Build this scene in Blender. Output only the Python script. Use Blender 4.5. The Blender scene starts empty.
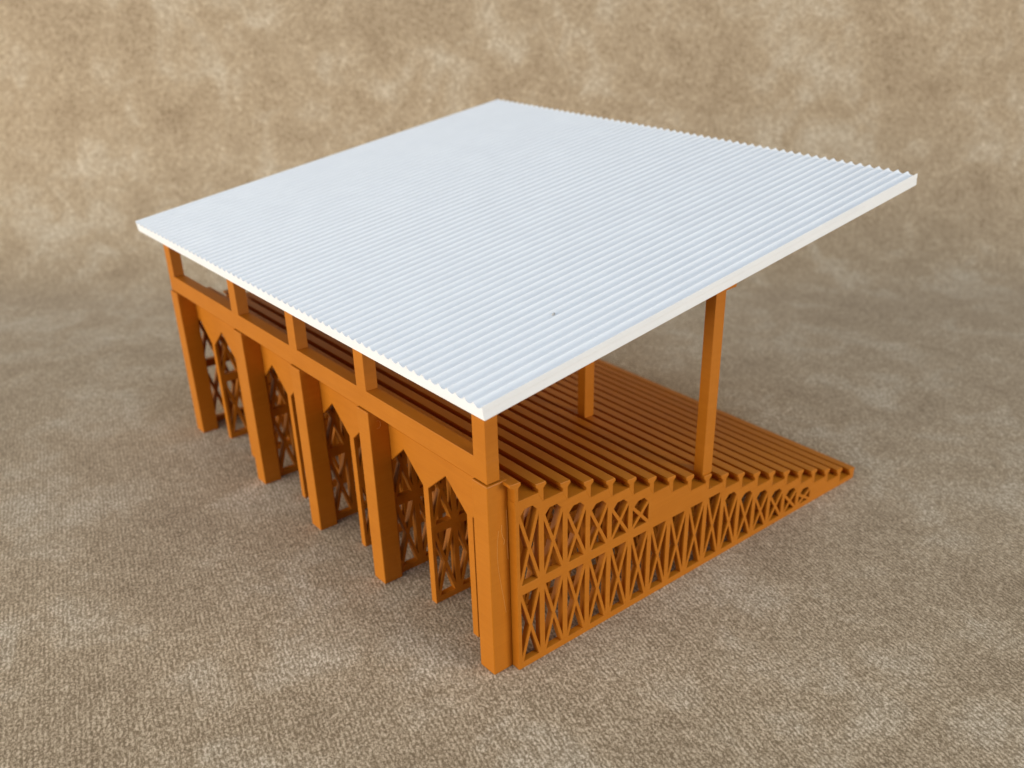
import bpy, bmesh, math, random
from mathutils import Vector, Matrix, Quaternion
random.seed(7)
S = 0.0016                      # one drawing unit (all sizes below) in metres
scene = bpy.context.scene
col = scene.collection

# ------------------------------------------------------------------ helpers
def tag(o, label=None, cat=None, kind=None, group=None):
    if label: o['label'] = label
    if cat: o['category'] = cat
    if kind: o['kind'] = kind
    if group: o['group'] = group
    return o

def link(name, me, mat, parent=None, bevel=0.0, smooth=False, seg=2):
    me.name = name
    if mat and not me.materials: me.materials.append(mat)
    o = bpy.data.objects.new(name, me); col.objects.link(o)
    if parent: o.parent = parent
    if smooth:
        for p in me.polygons: p.use_smooth = True
    if bevel:
        b = o.modifiers.new('bevel', 'BEVEL'); b.width = bevel * S; b.segments = seg
        b.limit_method = 'ANGLE'; b.angle_limit = math.radians(35)
    return o

def box_me(x0, x1, y0, y1, z0, z1):
    bm = bmesh.new()
    vs = [bm.verts.new((x * S, y * S, z * S)) for x in (x0, x1) for y in (y0, y1) for z in (z0, z1)]
    for f in ((0,1,3,2),(4,6,7,5),(0,4,5,1),(2,3,7,6),(0,2,6,4),(1,5,7,3)):
        bm.faces.new([vs[i] for i in f])
    bmesh.ops.recalc_face_normals(bm, faces=bm.faces)
    me = bpy.data.meshes.new('m'); bm.to_mesh(me); bm.free(); return me

def prism_me(poly, a, b, axis):
    """poly in the plane across the axis: axis 'y' takes (x, z), axis 'x' takes (y, z)."""
    bm = bmesh.new()
    def P(p, t): return (p[0]*S, t*S, p[1]*S) if axis == 'y' else (t*S, p[0]*S, p[1]*S)
    r0 = [bm.verts.new(P(p, a)) for p in poly]; r1 = [bm.verts.new(P(p, b)) for p in poly]
    n = len(poly)
    for i in range(n): bm.faces.new((r0[i], r0[(i+1) % n], r1[(i+1) % n], r1[i]))
    f0 = bm.faces.new(r0); f1 = bm.faces.new(r1[::-1])
    bmesh.ops.triangulate(bm, faces=[f0, f1], ngon_method='EAR_CLIP')
    bmesh.ops.recalc_face_normals(bm, faces=bm.faces)
    me = bpy.data.meshes.new('m'); bm.to_mesh(me); bm.free(); return me

def fill_me(outlines, half, edge, place):
    """a plate with holes: outlines (outer first) filled in 2D, given a thickness and a small rounded edge."""
    cu = bpy.data.curves.new('c', 'CURVE'); cu.dimensions = '2D'; cu.fill_mode = 'BOTH'
    cu.extrude = half * S
    for pts in outlines:
        sp = cu.splines.new('POLY'); sp.points.add(len(pts) - 1); sp.use_cyclic_u = True
        for q, p in zip(sp.points, pts): q.co = (p[0]*S, p[1]*S, 0, 1)
    o = bpy.data.objects.new('c', cu); col.objects.link(o)
    dg = bpy.context.evaluated_depsgraph_get(); dg.update()
    me = bpy.data.meshes.new_from_object(o.evaluated_get(dg))
    bpy.data.objects.remove(o); bpy.data.curves.remove(cu)
    me.transform(place); me.update()
    bm = bmesh.new(); bm.from_mesh(me)
    bmesh.ops.remove_doubles(bm, verts=bm.verts, dist=2e-6)
    bmesh.ops.recalc_face_normals(bm, faces=bm.faces); bm.to_mesh(me); bm.free()
    for p in me.polygons: p.use_smooth = False
    me.materials.clear()
    return me

XZ = Matrix(((1,0,0,0),(0,0,-1,0),(0,1,0,0),(0,0,0,1)))          # drawing plane -> x, z
YZ = Matrix(((0,0,1,0),(1,0,0,0),(0,1,0,0),(0,0,0,1)))           # drawing plane -> y, z

def tube_me(pts, r, n=6):
    bm = bmesh.new(); rings = []
    for i, p in enumerate(pts):
        p = Vector(p); d = (Vector(pts[min(i+1, len(pts)-1)]) - Vector(pts[max(i-1, 0)])).normalized()
        a = d.orthogonal().normalized(); b = d.cross(a)
        rings.append([bm.verts.new((p + r*(a*math.cos(t*2*math.pi/n) + b*math.sin(t*2*math.pi/n))) * S) for t in range(n)])
    for i in range(len(rings)-1):
        for t in range(n):
            bm.faces.new((rings[i][t], rings[i][(t+1) % n], rings[i+1][(t+1) % n], rings[i+1][t]))
    bm.faces.new(rings[0][::-1]); bm.faces.new(rings[-1])
    bmesh.ops.recalc_face_normals(bm, faces=bm.faces)
    me = bpy.data.meshes.new('m'); bm.to_mesh(me); bm.free(); return me

# ------------------------------------------------------------------ materials
def nodes(name):
    m = bpy.data.materials.new(name); m.use_nodes = True
    nt = m.node_tree; return m, nt, nt.nodes['Principled BSDF']

def N(nt, t, **kw):
    n = nt.nodes.new(t)
    for k, v in kw.items():
        if k in n.inputs.keys(): n.inputs[k].default_value = v
        else: setattr(n, k, v)
    return n

def ramp(nt, stops):
    r = nt.nodes.new('ShaderNodeValToRGB'); e = r.color_ramp.elements
    while len(e) < len(stops): e.new(0.5)
    for el, (p, c) in zip(e, stops): el.position = p; el.color = (*c, 1)
    return r

def plastic(name, dark, light, rough, layers=0.35, sss=0.0):
    """printed plastic: faint print layers (0.2 mm) and uneven gloss"""
    m, nt, b = nodes(name); L = nt.links
    tc = N(nt, 'ShaderNodeTexCoord')
    mp = N(nt, 'ShaderNodeMapping'); mp.inputs['Scale'].default_value = (60, 60, 900)
    L.new(tc.outputs['Object'], mp.inputs['Vector'])
    n1 = N(nt, 'ShaderNodeTexNoise', Scale=1.0, Detail=3.0, Roughness=0.6); L.new(mp.outputs['Vector'], n1.inputs['Vector'])
    n2 = N(nt, 'ShaderNodeTexNoise', Scale=90.0, Detail=4.0, Roughness=0.6); L.new(tc.outputs['Object'], n2.inputs['Vector'])
    mix = N(nt, 'ShaderNodeMix', data_type='FLOAT'); mix.inputs[0].default_value = 0.5
    L.new(n1.outputs['Fac'], mix.inputs[2]); L.new(n2.outputs['Fac'], mix.inputs[3])
    r = ramp(nt, [(0.30, dark), (0.70, light)]); L.new(mix.outputs[0], r.inputs['Fac'])
    L.new(r.outputs['Color'], b.inputs['Base Color'])
    wv = N(nt, 'ShaderNodeTexWave', wave_type='BANDS', bands_direction='Z', Scale=1/(0.0002*6.2832)*1.0, Distortion=0.3)
    L.new(tc.outputs['Object'], wv.inputs['Vector'])
    add = N(nt, 'ShaderNodeMath', operation='ADD'); L.new(wv.outputs['Fac'], add.inputs[0])
    ml = N(nt, 'ShaderNodeMath', operation='MULTIPLY'); ml.inputs[1].default_value = 2.0; L.new(n1.outputs['Fac'], ml.inputs[0])
    L.new(ml.outputs[0], add.inputs[1])
    bp = N(nt, 'ShaderNodeBump', Strength=layers, Distance=0.00003); L.new(add.outputs[0], bp.inputs['Height'])
    L.new(bp.outputs['Normal'], b.inputs['Normal'])
    rr = N(nt, 'ShaderNodeMapRange'); rr.inputs['To Min'].default_value = rough - 0.07; rr.inputs['To Max'].default_value = rough + 0.10
    L.new(n2.outputs['Fac'], rr.inputs['Value']); L.new(rr.outputs[0], b.inputs['Roughness'])
    b.inputs['Specular IOR Level'].default_value = 0.22
    if sss:
        b.inputs['Subsurface Weight'].default_value = sss
        b.inputs['Subsurface Radius'].default_value = (0.0012, 0.0006, 0.0003); b.inputs['Subsurface Scale'].default_value = 1.0
    return m

ORANGE = plastic('orange_printed_plastic', (0.43, 0.134, 0.007), (0.49, 0.160, 0.010), 0.42)
WHITE = plastic('white_printed_plastic', (0.79, 0.80, 0.815), (0.84, 0.85, 0.86), 0.45, layers=0.12)
CLEAR = plastic('pale_glue', (0.58, 0.24, 0.05), (0.64, 0.29, 0.08), 0.3, layers=0.0)
GREY = plastic('grey_speck', (0.42, 0.41, 0.39), (0.52, 0.50, 0.47), 0.6, layers=0.0)

def suede():
    m, nt, b = nodes('brown_mottled_velour'); L = nt.links
    uv = N(nt, 'ShaderNodeUVMap', uv_map='sheet')            # flat sheet coordinates in drawing units
    rot = N(nt, 'ShaderNodeMapping'); rot.inputs['Rotation'].default_value = (0, 0, FIBRE)
    L.new(uv.outputs['UV'], rot.inputs['Vector'])
    # large clouds of brushed pile
    wob = N(nt, 'ShaderNodeTexNoise', Scale=0.02, Detail=2.0); L.new(uv.outputs['UV'], wob.inputs['Vector'])
    n1 = N(nt, 'ShaderNodeTexNoise', Scale=0.024, Detail=7.0, Roughness=0.55, Distortion=0.5); L.new(uv.outputs['UV'], n1.inputs['Vector'])
    n2 = N(nt, 'ShaderNodeTexNoise', Scale=0.068, Detail=8.0, Roughness=0.58, Distortion=0.6); L.new(uv.outputs['UV'], n2.inputs['Vector'])
    mx = N(nt, 'ShaderNodeMix', data_type='FLOAT'); mx.inputs[0].default_value = 0.55
    L.new(n1.outputs['Fac'], mx.inputs[2]); L.new(n2.outputs['Fac'], mx.inputs[3])
    base = ramp(nt, [(0.31, (0.300, 0.214, 0.126)), (0.50, (0.400, 0.299, 0.186)), (0.69, (0.515, 0.425, 0.305))])
    L.new(mx.outputs[0], base.inputs['Fac'])
    # rows of short pale fibres, cool sheen from above painted into their tint
    dis = N(nt, 'ShaderNodeTexNoise', Scale=0.30, Detail=3.0); L.new(rot.outputs['Vector'], dis.inputs['Vector'])
    sc = N(nt, 'ShaderNodeVectorMath', operation='SCALE'); sc.inputs['Scale'].default_value = 0.8; L.new(dis.outputs['Color'], sc.inputs[0])
    ad = N(nt, 'ShaderNodeVectorMath', operation='ADD'); L.new(rot.outputs['Vector'], ad.inputs[0]); L.new(sc.outputs[0], ad.inputs[1])
    st = N(nt, 'ShaderNodeMapping'); st.inputs['Scale'].default_value = (2.0, 2.9, 1); L.new(ad.outputs[0], st.inputs['Vector'])
    fib = N(nt, 'ShaderNodeTexNoise', Scale=0.95, Detail=3.0, Roughness=0.65); L.new(st.outputs['Vector'], fib.inputs['Vector'])
    fine = N(nt, 'ShaderNodeTexNoise', Scale=2.6, Detail=3.0, Roughness=0.7); L.new(st.outputs['Vector'], fine.inputs['Vector'])
    rows = N(nt, 'ShaderNodeTexWave', wave_type='BANDS', bands_direction='Y', Scale=0.42, Distortion=1.2, Detail=2.0); rows.inputs['Detail Scale'].default_value = 1.5
    L.new(ad.outputs[0], rows.inputs['Vector'])
    h0 = N(nt, 'ShaderNodeMix', data_type='FLOAT'); h0.inputs[0].default_value = 0.38
    L.new(fib.outputs['Fac'], h0.inputs[2]); L.new(fine.outputs['Fac'], h0.inputs[3])
    hm = N(nt, 'ShaderNodeMix', data_type='FLOAT'); hm.inputs[0].default_value = 0.05
    L.new(h0.outputs[0], hm.inputs[2]); L.new(rows.outputs['Fac'], hm.inputs[3])
    gain = ramp(nt, [(0.41, (0.47, 0.43, 0.38)), (0.50, (0.86, 0.85, 0.83)), (0.60, (1.66, 1.76, 1.98))]); L.new(hm.outputs[0], gain.inputs['Fac'])
    mc = N(nt, 'ShaderNodeMix', data_type='RGBA', blend_type='MULTIPLY', clamp_result=False); mc.inputs[0].default_value = 1.0
    L.new(base.outputs['Color'], mc.inputs[6]); L.new(gain.outputs['Color'], mc.inputs[7])
    L.new(mc.outputs[2], b.inputs['Base Color'])
    bp = N(nt, 'ShaderNodeBump', Strength=0.6, Distance=0.0004); L.new(hm.outputs[0], bp.inputs['Height']); L.new(bp.outputs['Normal'], b.inputs['Normal'])
    b.inputs['Roughness'].default_value = 0.75; b.inputs['Specular IOR Level'].default_value = 0.25
    b.inputs['Sheen Weight'].default_value = 0.15; b.inputs['Sheen Roughness'].default_value = 0.5
    return m

# ------------------------------------------------------------------ the setting: one brown sheet, lying flat and curving up behind
YAW = 0.8654                                               # the way the sheet runs back
E = Vector((math.cos(YAW), math.sin(YAW), 0)); W = Vector((math.sin(YAW), -math.cos(YAW), 0))
FIBRE = 1.285 - YAW
def sheet():
    R, s0, s1 = 66.0, -420.0, 184.0
    prof = [(s0 + (s1 - s0) * i / 40, 0.0, s0 + (s1 - s0) * i / 40) for i in range(41)]
    top = math.radians(80)
    for i in range(1, 25):
        a = top * i / 24; prof.append((s1 + R * math.sin(a), R * (1 - math.cos(a)), s1 + R * a))
    ps, pz, pl = prof[-1]
    for i in range(1, 9): prof.append((ps + 42*i*math.cos(top), pz + 42*i*math.sin(top), pl + 42*i))
    bm = bmesh.new(); uvl = bm.loops.layers.uv.new('sheet'); grid = []; ws = [-520 + 40*i for i in range(27)]
    for (s, z, l) in prof:
        row = []
        for w in ws:
            row.append((bm.verts.new((E*s + W*w + Vector((0, 0, z))) * S), (l, w)))
        grid.append(row)
    for i in range(len(grid)-1):
        for j in range(len(ws)-1):
            q = [grid[i][j], grid[i][j+1], grid[i+1][j+1], grid[i+1][j]]
            f = bm.faces.new([v for v, _ in q]); f.smooth = True
            for lp, (_, u) in zip(f.loops, q): lp[uvl].uv = u
    bmesh.ops.recalc_face_normals(bm, faces=bm.faces)
    if bm.faces[0].normal.z < 0: bmesh.ops.reverse_faces(bm, faces=bm.faces)
    me = bpy.data.meshes.new('m'); bm.to_mesh(me); bm.free(); return me
bd = link('backdrop', sheet(), suede()); tag(bd, kind='structure')

# ------------------------------------------------------------------ the model
stand = bpy.data.objects.new('grandstand_model', None); col.objects.link(stand); stand.empty_display_size = 0.02
tag(stand, 'orange printed toy grandstand with a white corrugated sloping roof on a brown suede sheet', 'model building')

YE = 119.58                                                # far face of the last pier
PY = [0, 33.25, 57.66, 82.56, 115.81]                      # near faces of the piers
PW = 3.77
FY = [-0.97, 10.25, 22.82, 35.13, 47.35, 59.79, 72.23, 84.45, 96.76, 109.33, 120.55]   # lattice frames
DZ = 1.737
n_ = lambda k: 4 + 5*k                                     # middle of bench k
bt = lambda k: 35.67 - DZ*k                                # top of bench k
tr = lambda k: 32.40 - DZ*k                                # tread between bench k and k+1

def clip(poly, a, b, c):
    """keep the part of a convex polygon with a*x + b*y >= c"""
    out = []
    for i in range(len(poly)):
        p, q = poly[i], poly[(i+1) % len(poly)]
        dp, dq = a*p[0] + b*p[1] - c, a*q[0] + b*q[1] - c
        if dp >= 0: out.append(p)
        if dp * dq < 0:
            t = dp / (dp - dq); out.append((p[0] + t*(q[0]-p[0]), p[1] + t*(q[1]-p[1])))
    return out
def cell_poly(k, z0, z1, arch):
    x0, x1 = n_(k) + .52, n_(k+1) - .52
    if k == 0: x0 = 4.58
    if not arch: return [(x0, z0), (x1, z0), (x1, z1), (x0, z1)]
    h = min(1.25, (z1 - z0) * .4); m = (x0 + x1) / 2
    return [(x0, z0), (x1, z0), (x1, z1 - h), (m + .75, z1), (m - .75, z1), (x0, z1 - h)]
cells = []                                                  # (polygon, two diagonals)
def add_cell(k, z0, z1, arch):
    p = cell_poly(k, z0, z1, arch); x0, x1 = p[0][0], p[1][0]
    zt = z1 - (min(1.25, (z1 - z0)*.4)*.75 if arch else 0.0)
    cells.append((p, ((x0, z0), (x1, zt)), ((x1, z0), (x0, zt))))
for k in range(6): add_cell(k, 16.60, 30.60 - DZ*k, True)
for k in range(10): add_cell(k, 1.25, 14.80, False)
for k in range(10, 16): add_cell(k, 1.15, 30.60 - DZ*k, True)
BW = 0.31                                                   # half width of a brace
def line(d):
    (ax, ay), (bx, by) = d; nx, ny = -(by-ay), bx-ax; l = math.hypot(nx, ny); nx, ny = nx/l, ny/l
    return nx, ny, nx*ax + ny*ay
def braced_holes(c):
    poly, d1, d2 = c; a1, b1, c1 = line(d1); a2, b2, c2 = line(d2); out = []
    for s1 in (1, -1):
        for s2 in (1, -1):
            h = clip(clip(poly, s1*a1, s1*b1, s1*c1 + BW), s2*a2, s2*b2, s2*c2 + BW)
            if len(h) >= 3:
                ar = abs(sum(h[i][0]*h[(i+1) % len(h)][1] - h[(i+1) % len(h)][0]*h[i][1] for i in range(len(h))))/2
                if ar > .08: out.append(h)
    return out
outer = [(4.2, 0), (99.7, 0), (99.7, tr(18) + .2), (98.6, tr(18) + .2), (98.6, tr(18) - .03)]
for k in range(18, 0, -1): outer += [(n_(k) + .3, tr(k) - .03), (n_(k) + .3, tr(k-1) - .03)]
outer += [(n_(0) + .5, tr(0) - .03), (n_(0) + .5, 34.88), (4.2, 34.88)]
LT = .62                                                    # half thickness of the lattice plate
def frame_me(holes, side, y0=-.75, y1=.75):
    m = XZ.copy(); m[1][3] = side * (.73 - LT) * S          # plate flush with one face of the front strip
    me = fill_me([outer] + holes, LT, .07, m)
    strip = box_me(3.88, 4.54, y0, y1, 0, 34.9)
    bm = bmesh.new(); bm.from_mesh(me); bm.from_mesh(strip); bm.to_mesh(me); bm.free(); bpy.data.meshes.remove(strip)
    return me
open_me = frame_me([c[0] for c in cells], -1, -.75, 1.6)
full_me = frame_me([h for c in cells for h in braced_holes(c)], -1)
last_me = frame_me([h for c in cells for h in braced_holes(c)], 1, -1.6, .75)
XC = XZ.copy(); XC[1][3] = -(.73 - LT) * S
for i, y in enumerate(FY):
    if i == 0:
        side = link('side_frame', open_me, ORANGE, stand, .11, seg=2); side.location.y = y * S
        for (poly, d1, d2) in cells:
            # one X of two crossing bars, a hair behind the face of the frame
            def bar(d):
                (ax, ay), (bx, by) = d; l = math.hypot(bx-ax, by-ay); ux, uy = (bx-ax)/l, (by-ay)/l
                return (ax - ux*.35, ay - uy*.35), (bx + ux*.35, by + uy*.35), (-uy*BW, ux*BW)
            a, b_, o1 = bar(d1); c, d, o2 = bar(d2)
            a1, b1, c1 = line(d1); a2, b2, c2 = line(d2)
            def meet(s1, s2):
                e1, e2 = c1 + s1*BW, c2 + s2*BW; det = a1*b2 - a2*b1
                return ((e1*b2 - e2*b1)/det, (a1*e2 - a2*e1)/det)
            # walk round the twelve corners of the X
            P = lambda p, o, s: (p[0] + s*o[0], p[1] + s*o[1])
            pts = [P(a, o1, -1), meet(-1, 1), P(c, o2, 1), P(c, o2, -1), meet(-1, -1), P(b_, o1, -1), P(b_, o1, 1),
                   meet(1, -1), P(d, o2, -1), P(d, o2, 1), meet(1, 1), P(a, o1, 1)]
            cb = link('cross_brace', fill_me([pts], LT - .02, .05, XC), ORANGE, side, .05, seg=1)
    else:
        f = link('lattice_frame', last_me if i == 10 else full_me, ORANGE, stand, .07, seg=1); f.location.y = y * S

# arcaded wall on the tall side
arc = [(-.6, 34.6), (120.18, 34.6)]
prof = []
for i in range(10):
    l, r = FY[i] + .74, FY[i+1] - .74; m = (l + r)/2
    prof += [(l, 24.4), (m, 29.2), (r, 24.4)]
low = [(-.6, 24.3)]
for i in range(10):
    low += [prof[3*i], prof[3*i+1], prof[3*i+2]]
low += [(120.18, 24.3)]
pl = YZ.copy(); pl[0][3] = (3.84 + .33) * S
wall = link('arcade_wall', fill_me([low + arc[::-1]], .33, .07, pl), ORANGE, stand, .10, seg=1)

piers = []
for y in PY: piers.append(link('pier', box_me(0, 3.86, y, y + PW, 0, 35.84), ORANGE, stand, .16))
beam = link('lintel_beam', box_me(.30, 2.70, .32, YE - .32, 36.01, 39.75), ORANGE, stand, .08)
SL = (67.145 - 51.646) / (101.158 + 3.276)
rt = lambda x: 51.646 + (x + 3.276)*SL                      # ridge height of the roof
rb = lambda x: rt(x) - 2.39*math.sqrt(1 + SL*SL)            # its underside
for y in PY:
    link('upper_post', prism_me([(.285, 38.0), (2.68, 38.0), (2.68, rb(2.68) + .15), (.285, rb(.285) + .15)], y + .33, y + PW - .33, 'y'), ORANGE, stand, .20)

# deck of treads and the rows of benches
def deck_me():
    bm = bmesh.new()
    for k in range(19):
        b = box_me(n_(k) - .2, n_(k+1) + .2, -1.66 + .004*(k % 2), 121.24, max(tr(k) - 1.25, .06), tr(k)); bm.from_mesh(b); bpy.data.meshes.remove(b)
    me = bpy.data.meshes.new('m'); bm.to_mesh(me); bm.free(); return me
link('stepped_deck', deck_me(), ORANGE, stand)
def bench_me(poly):
    bm = bmesh.new(); A, B = [[bm.verts.new((x*S, y*S, z*S)) for x, z in poly] for y in (-1.74, 121.32)]
    for i in range(8): bm.faces.new((A[i], A[(i+1) % 8], B[(i+1) % 8], B[i]))
    for q in ((0, 1, 2, 7), (7, 2, 3, 6), (6, 3, 4, 5)):
        bm.faces.new([A[i] for i in q]); bm.faces.new([B[i] for i in q[::-1]])
    bmesh.ops.recalc_face_normals(bm, faces=bm.faces)
    me = bpy.data.meshes.new('m'); bm.to_mesh(me); bm.free(); return me
for k in range(20):
    n, z = n_(k), bt(k)
    nl = n - .52 if k else 3.90
    zl = tr(k-1) - .4 if k else 33.0
    zr = tr(k) - .4 if k < 19 else .05
    zl = max(zl, .05); zr = max(zr, .05)
    nr = n + .52 if k < 19 else 100.0
    poly = [(n - 1.05, z + .12), (n + 1.0, z), (n + 1.13, z - .50), (nr, z - 1.02), (nr, zr), (nl, min(zl, zr + 1.8)), (nl, z - 1.02), (n - 1.05, z - .42)]
    link('bench', bench_me(poly), ORANGE, stand, .10)

# posts standing on bench row 9, purlin under the roof
for y0, y1 in ((-1.3, .88), (30.35, 32.5), (58.7, 60.85), (87.05, 89.2), (118.8, 120.9)):
    link('front_post', box_me(47.9, 50.45, y0, y1, bt(9) - .05, 56.4), ORANGE, stand, .10)
link('purlin', prism_me([(49.0, 54.80), (53.1, 54.95), (53.1, rb(53.1) + .1), (49.0, rb(49.0) + .1)], -1.25, 120.85, 'y'), ORANGE, stand, .08)

# corrugated roof: 62 scallops side by side, a flat slab beneath
def roof_me():
    y0, y1, nsc, sub, depth, th = -4.17, 123.74, 62, 8, .58, 2.39
    pr = []
    for i in range(nsc):
        p = (y1 - y0)/nsc; a = y0 + i*p; fl = .09
        pr.append((a + fl if i else a, 0.0))
        for j in range(1, sub):
            t = j/sub; pr.append((a + fl + (p - 2*fl)*t, -depth*math.sin(math.pi*t)**.7))
        pr.append((a + p - fl if i < nsc-1 else y1, 0.0))
    L = math.hypot(101.158 + 3.276, 67.145 - 51.646); bv = .14
    bm = bmesh.new()
    V = lambda x, y, z: bm.verts.new((x*S, y*S, z*S))
    # rings along the length: the end rings sit in a little at the bottom so that the slab edge is rounded
    xs = [0, L]
    n = len(pr); ins = .05
    inset = lambda y: min(max(y, y0 + ins), y1 - ins)
    T = [[V(x, y, z) for y, z in pr] for x in xs]
    rows = [T, [[V(x, y, -.90) for y, z in pr] for x in xs], [[V(x, inset(y), -.97) for y, z in pr] for x in xs],
            [[V(x, inset(y), -th + bv) for y, z in pr] for x in xs]]
    C = [[V(x, min(max(y, y0 + bv), y1 - bv), -th) for y, z in pr] for x in (bv, L - bv)]
    rows.append(C)
    for i in range(n - 1):
        bm.faces.new((T[0][i], T[0][i+1], T[1][i+1], T[1][i])); bm.faces.new((C[0][i], C[0][i+1], C[1][i+1], C[1][i]))
        for a, b in zip(rows, rows[1:]):
            for e in (0, 1): bm.faces.new((a[e][i], a[e][i+1], b[e][i+1], b[e][i]))
    for i in (0, n - 1):
        for a, b in zip(rows, rows[1:]): bm.faces.new((a[0][i], a[1][i], b[1][i], b[0][i]))
    bmesh.ops.remove_doubles(bm, verts=bm.verts, dist=2e-6)
    bmesh.ops.recalc_face_normals(bm, faces=bm.faces)
    me = bpy.data.meshes.new('m'); bm.to_mesh(me); bm.free(); return me
roof = link('roof', roof_me(), WHITE, stand)
roof.location = (-3.276*S, 0, 51.646*S); roof.rotation_euler = (0, -math.atan(SL), 0)
tag(roof, 'white corrugated roof')

# small marks
def speck(x, y, lx, ly):
    bm = bmesh.new(); bmesh.ops.create_icosphere(bm, subdivisions=2, radius=S)
    for v in bm.verts: v.co = Vector((v.co.x*lx, v.co.y*ly, v.co.z*.16)) * (1 + .25*random.random())
    me = bpy.data.meshes.new('m'); bm.to_mesh(me); bm.free()
    o = link('speck', me, GREY, roof, smooth=True); o.location = ((x + 3.276)*math.sqrt(1 + SL*SL)*S, y*S, -.30*S)
speck(21.4, 9.45, .30, .20)
ring = [(1.75 + .55*math.cos(t), PY[1] - .01, 33.1 + .75*math.sin(t)) for t in [math.radians(-110 + 220*i/14) for i in range(15)]]
tag(link('ring_mark', tube_me(ring, .045), CLEAR, piers[1]), 'small ring shaped mark')
thr = [(1.9, 27.5), (1.55, 25.5), (1.45, 23), (1.55, 20.5), (1.95, 17.5), (2.4, 14.5), (2.8, 11.5)]
link('glue_thread', tube_me([(x, -.01, z) for x, z in thr], .04), CLEAR, piers[0])
link('glue_thread', tube_me([(x, -.01, z) for x, z in [(2.5, 28.3), (2.42, 27.2), (2.6, 26.1), (2.95, 25.4), (2.8, 24.6)]], .05), CLEAR, piers[0])
link('glue_thread', tube_me([(x, -.01, z) for x, z in [(3.5, 30.6), (3.55, 27.5), (3.45, 24.6), (3.55, 21.6)]], .05), CLEAR, piers[0])

# ------------------------------------------------------------------ camera
CAM = Vector((-72.483, -98.422, 108.059))
r = Vector((0.75829368, -0.65185386, -0.00878833)); u = Vector((0.31027825, 0.34902131, 0.88425762)); d = Vector((0.57333943, 0.67325379, -0.46691673))
cam = bpy.data.cameras.new('camera'); co = bpy.data.objects.new('camera', cam); col.objects.link(co)
M = Matrix((r, u, -d)).transposed().to_4x4(); M.translation = CAM * S; co.matrix_world = M
cam.sensor_width = 36; cam.lens = 36 * 961.64 / 1024
cam.shift_x = -32.87 / 1024; cam.shift_y = 56.29 / 1024
cam.clip_start = .005; cam.clip_end = 20
cam.dof.use_dof = True
cam.dof.focus_distance = 152 * S; cam.dof.aperture_fstop = 17
scene.camera = co

# ------------------------------------------------------------------ light
w = bpy.data.worlds.new('World'); scene.world = w; w.use_nodes = True
bg = w.node_tree.nodes['Background']; bg.inputs['Color'].default_value = (0.80, 0.88, 1.0, 1); bg.inputs['Strength'].default_value = 0.02
def area(name, pos, target, sx, sy, power, colr):
    l = bpy.data.lights.new(name, 'AREA'); l.shape = 'RECTANGLE'; l.size = sx; l.size_y = sy; l.energy = power; l.color = colr
    o = bpy.data.objects.new(name, l); col.objects.link(o); o.location = pos
    o.rotation_euler = (Vector(target) - Vector(pos)).to_track_quat('-Z', 'Y').to_euler(); return o
area('window_light', (-1.10, .28, .32), (.05, .10, .15), 1.5, .62, 20.5, (1.0, .955, .87))
area('room_light', (.80, -1.52, .42), (.08, .05, .02), .8, .8, 23, (1.0, .945, .85))
area('sky_light', (-.06, -.36, 1.25), (.10, .1, 0), .8, .8, 8.5, (.645, .80, .99))

scene.view_settings.view_transform = 'Standard'; scene.view_settings.look = 'None'
scene.view_settings.exposure = 0; scene.view_settings.gamma = 1
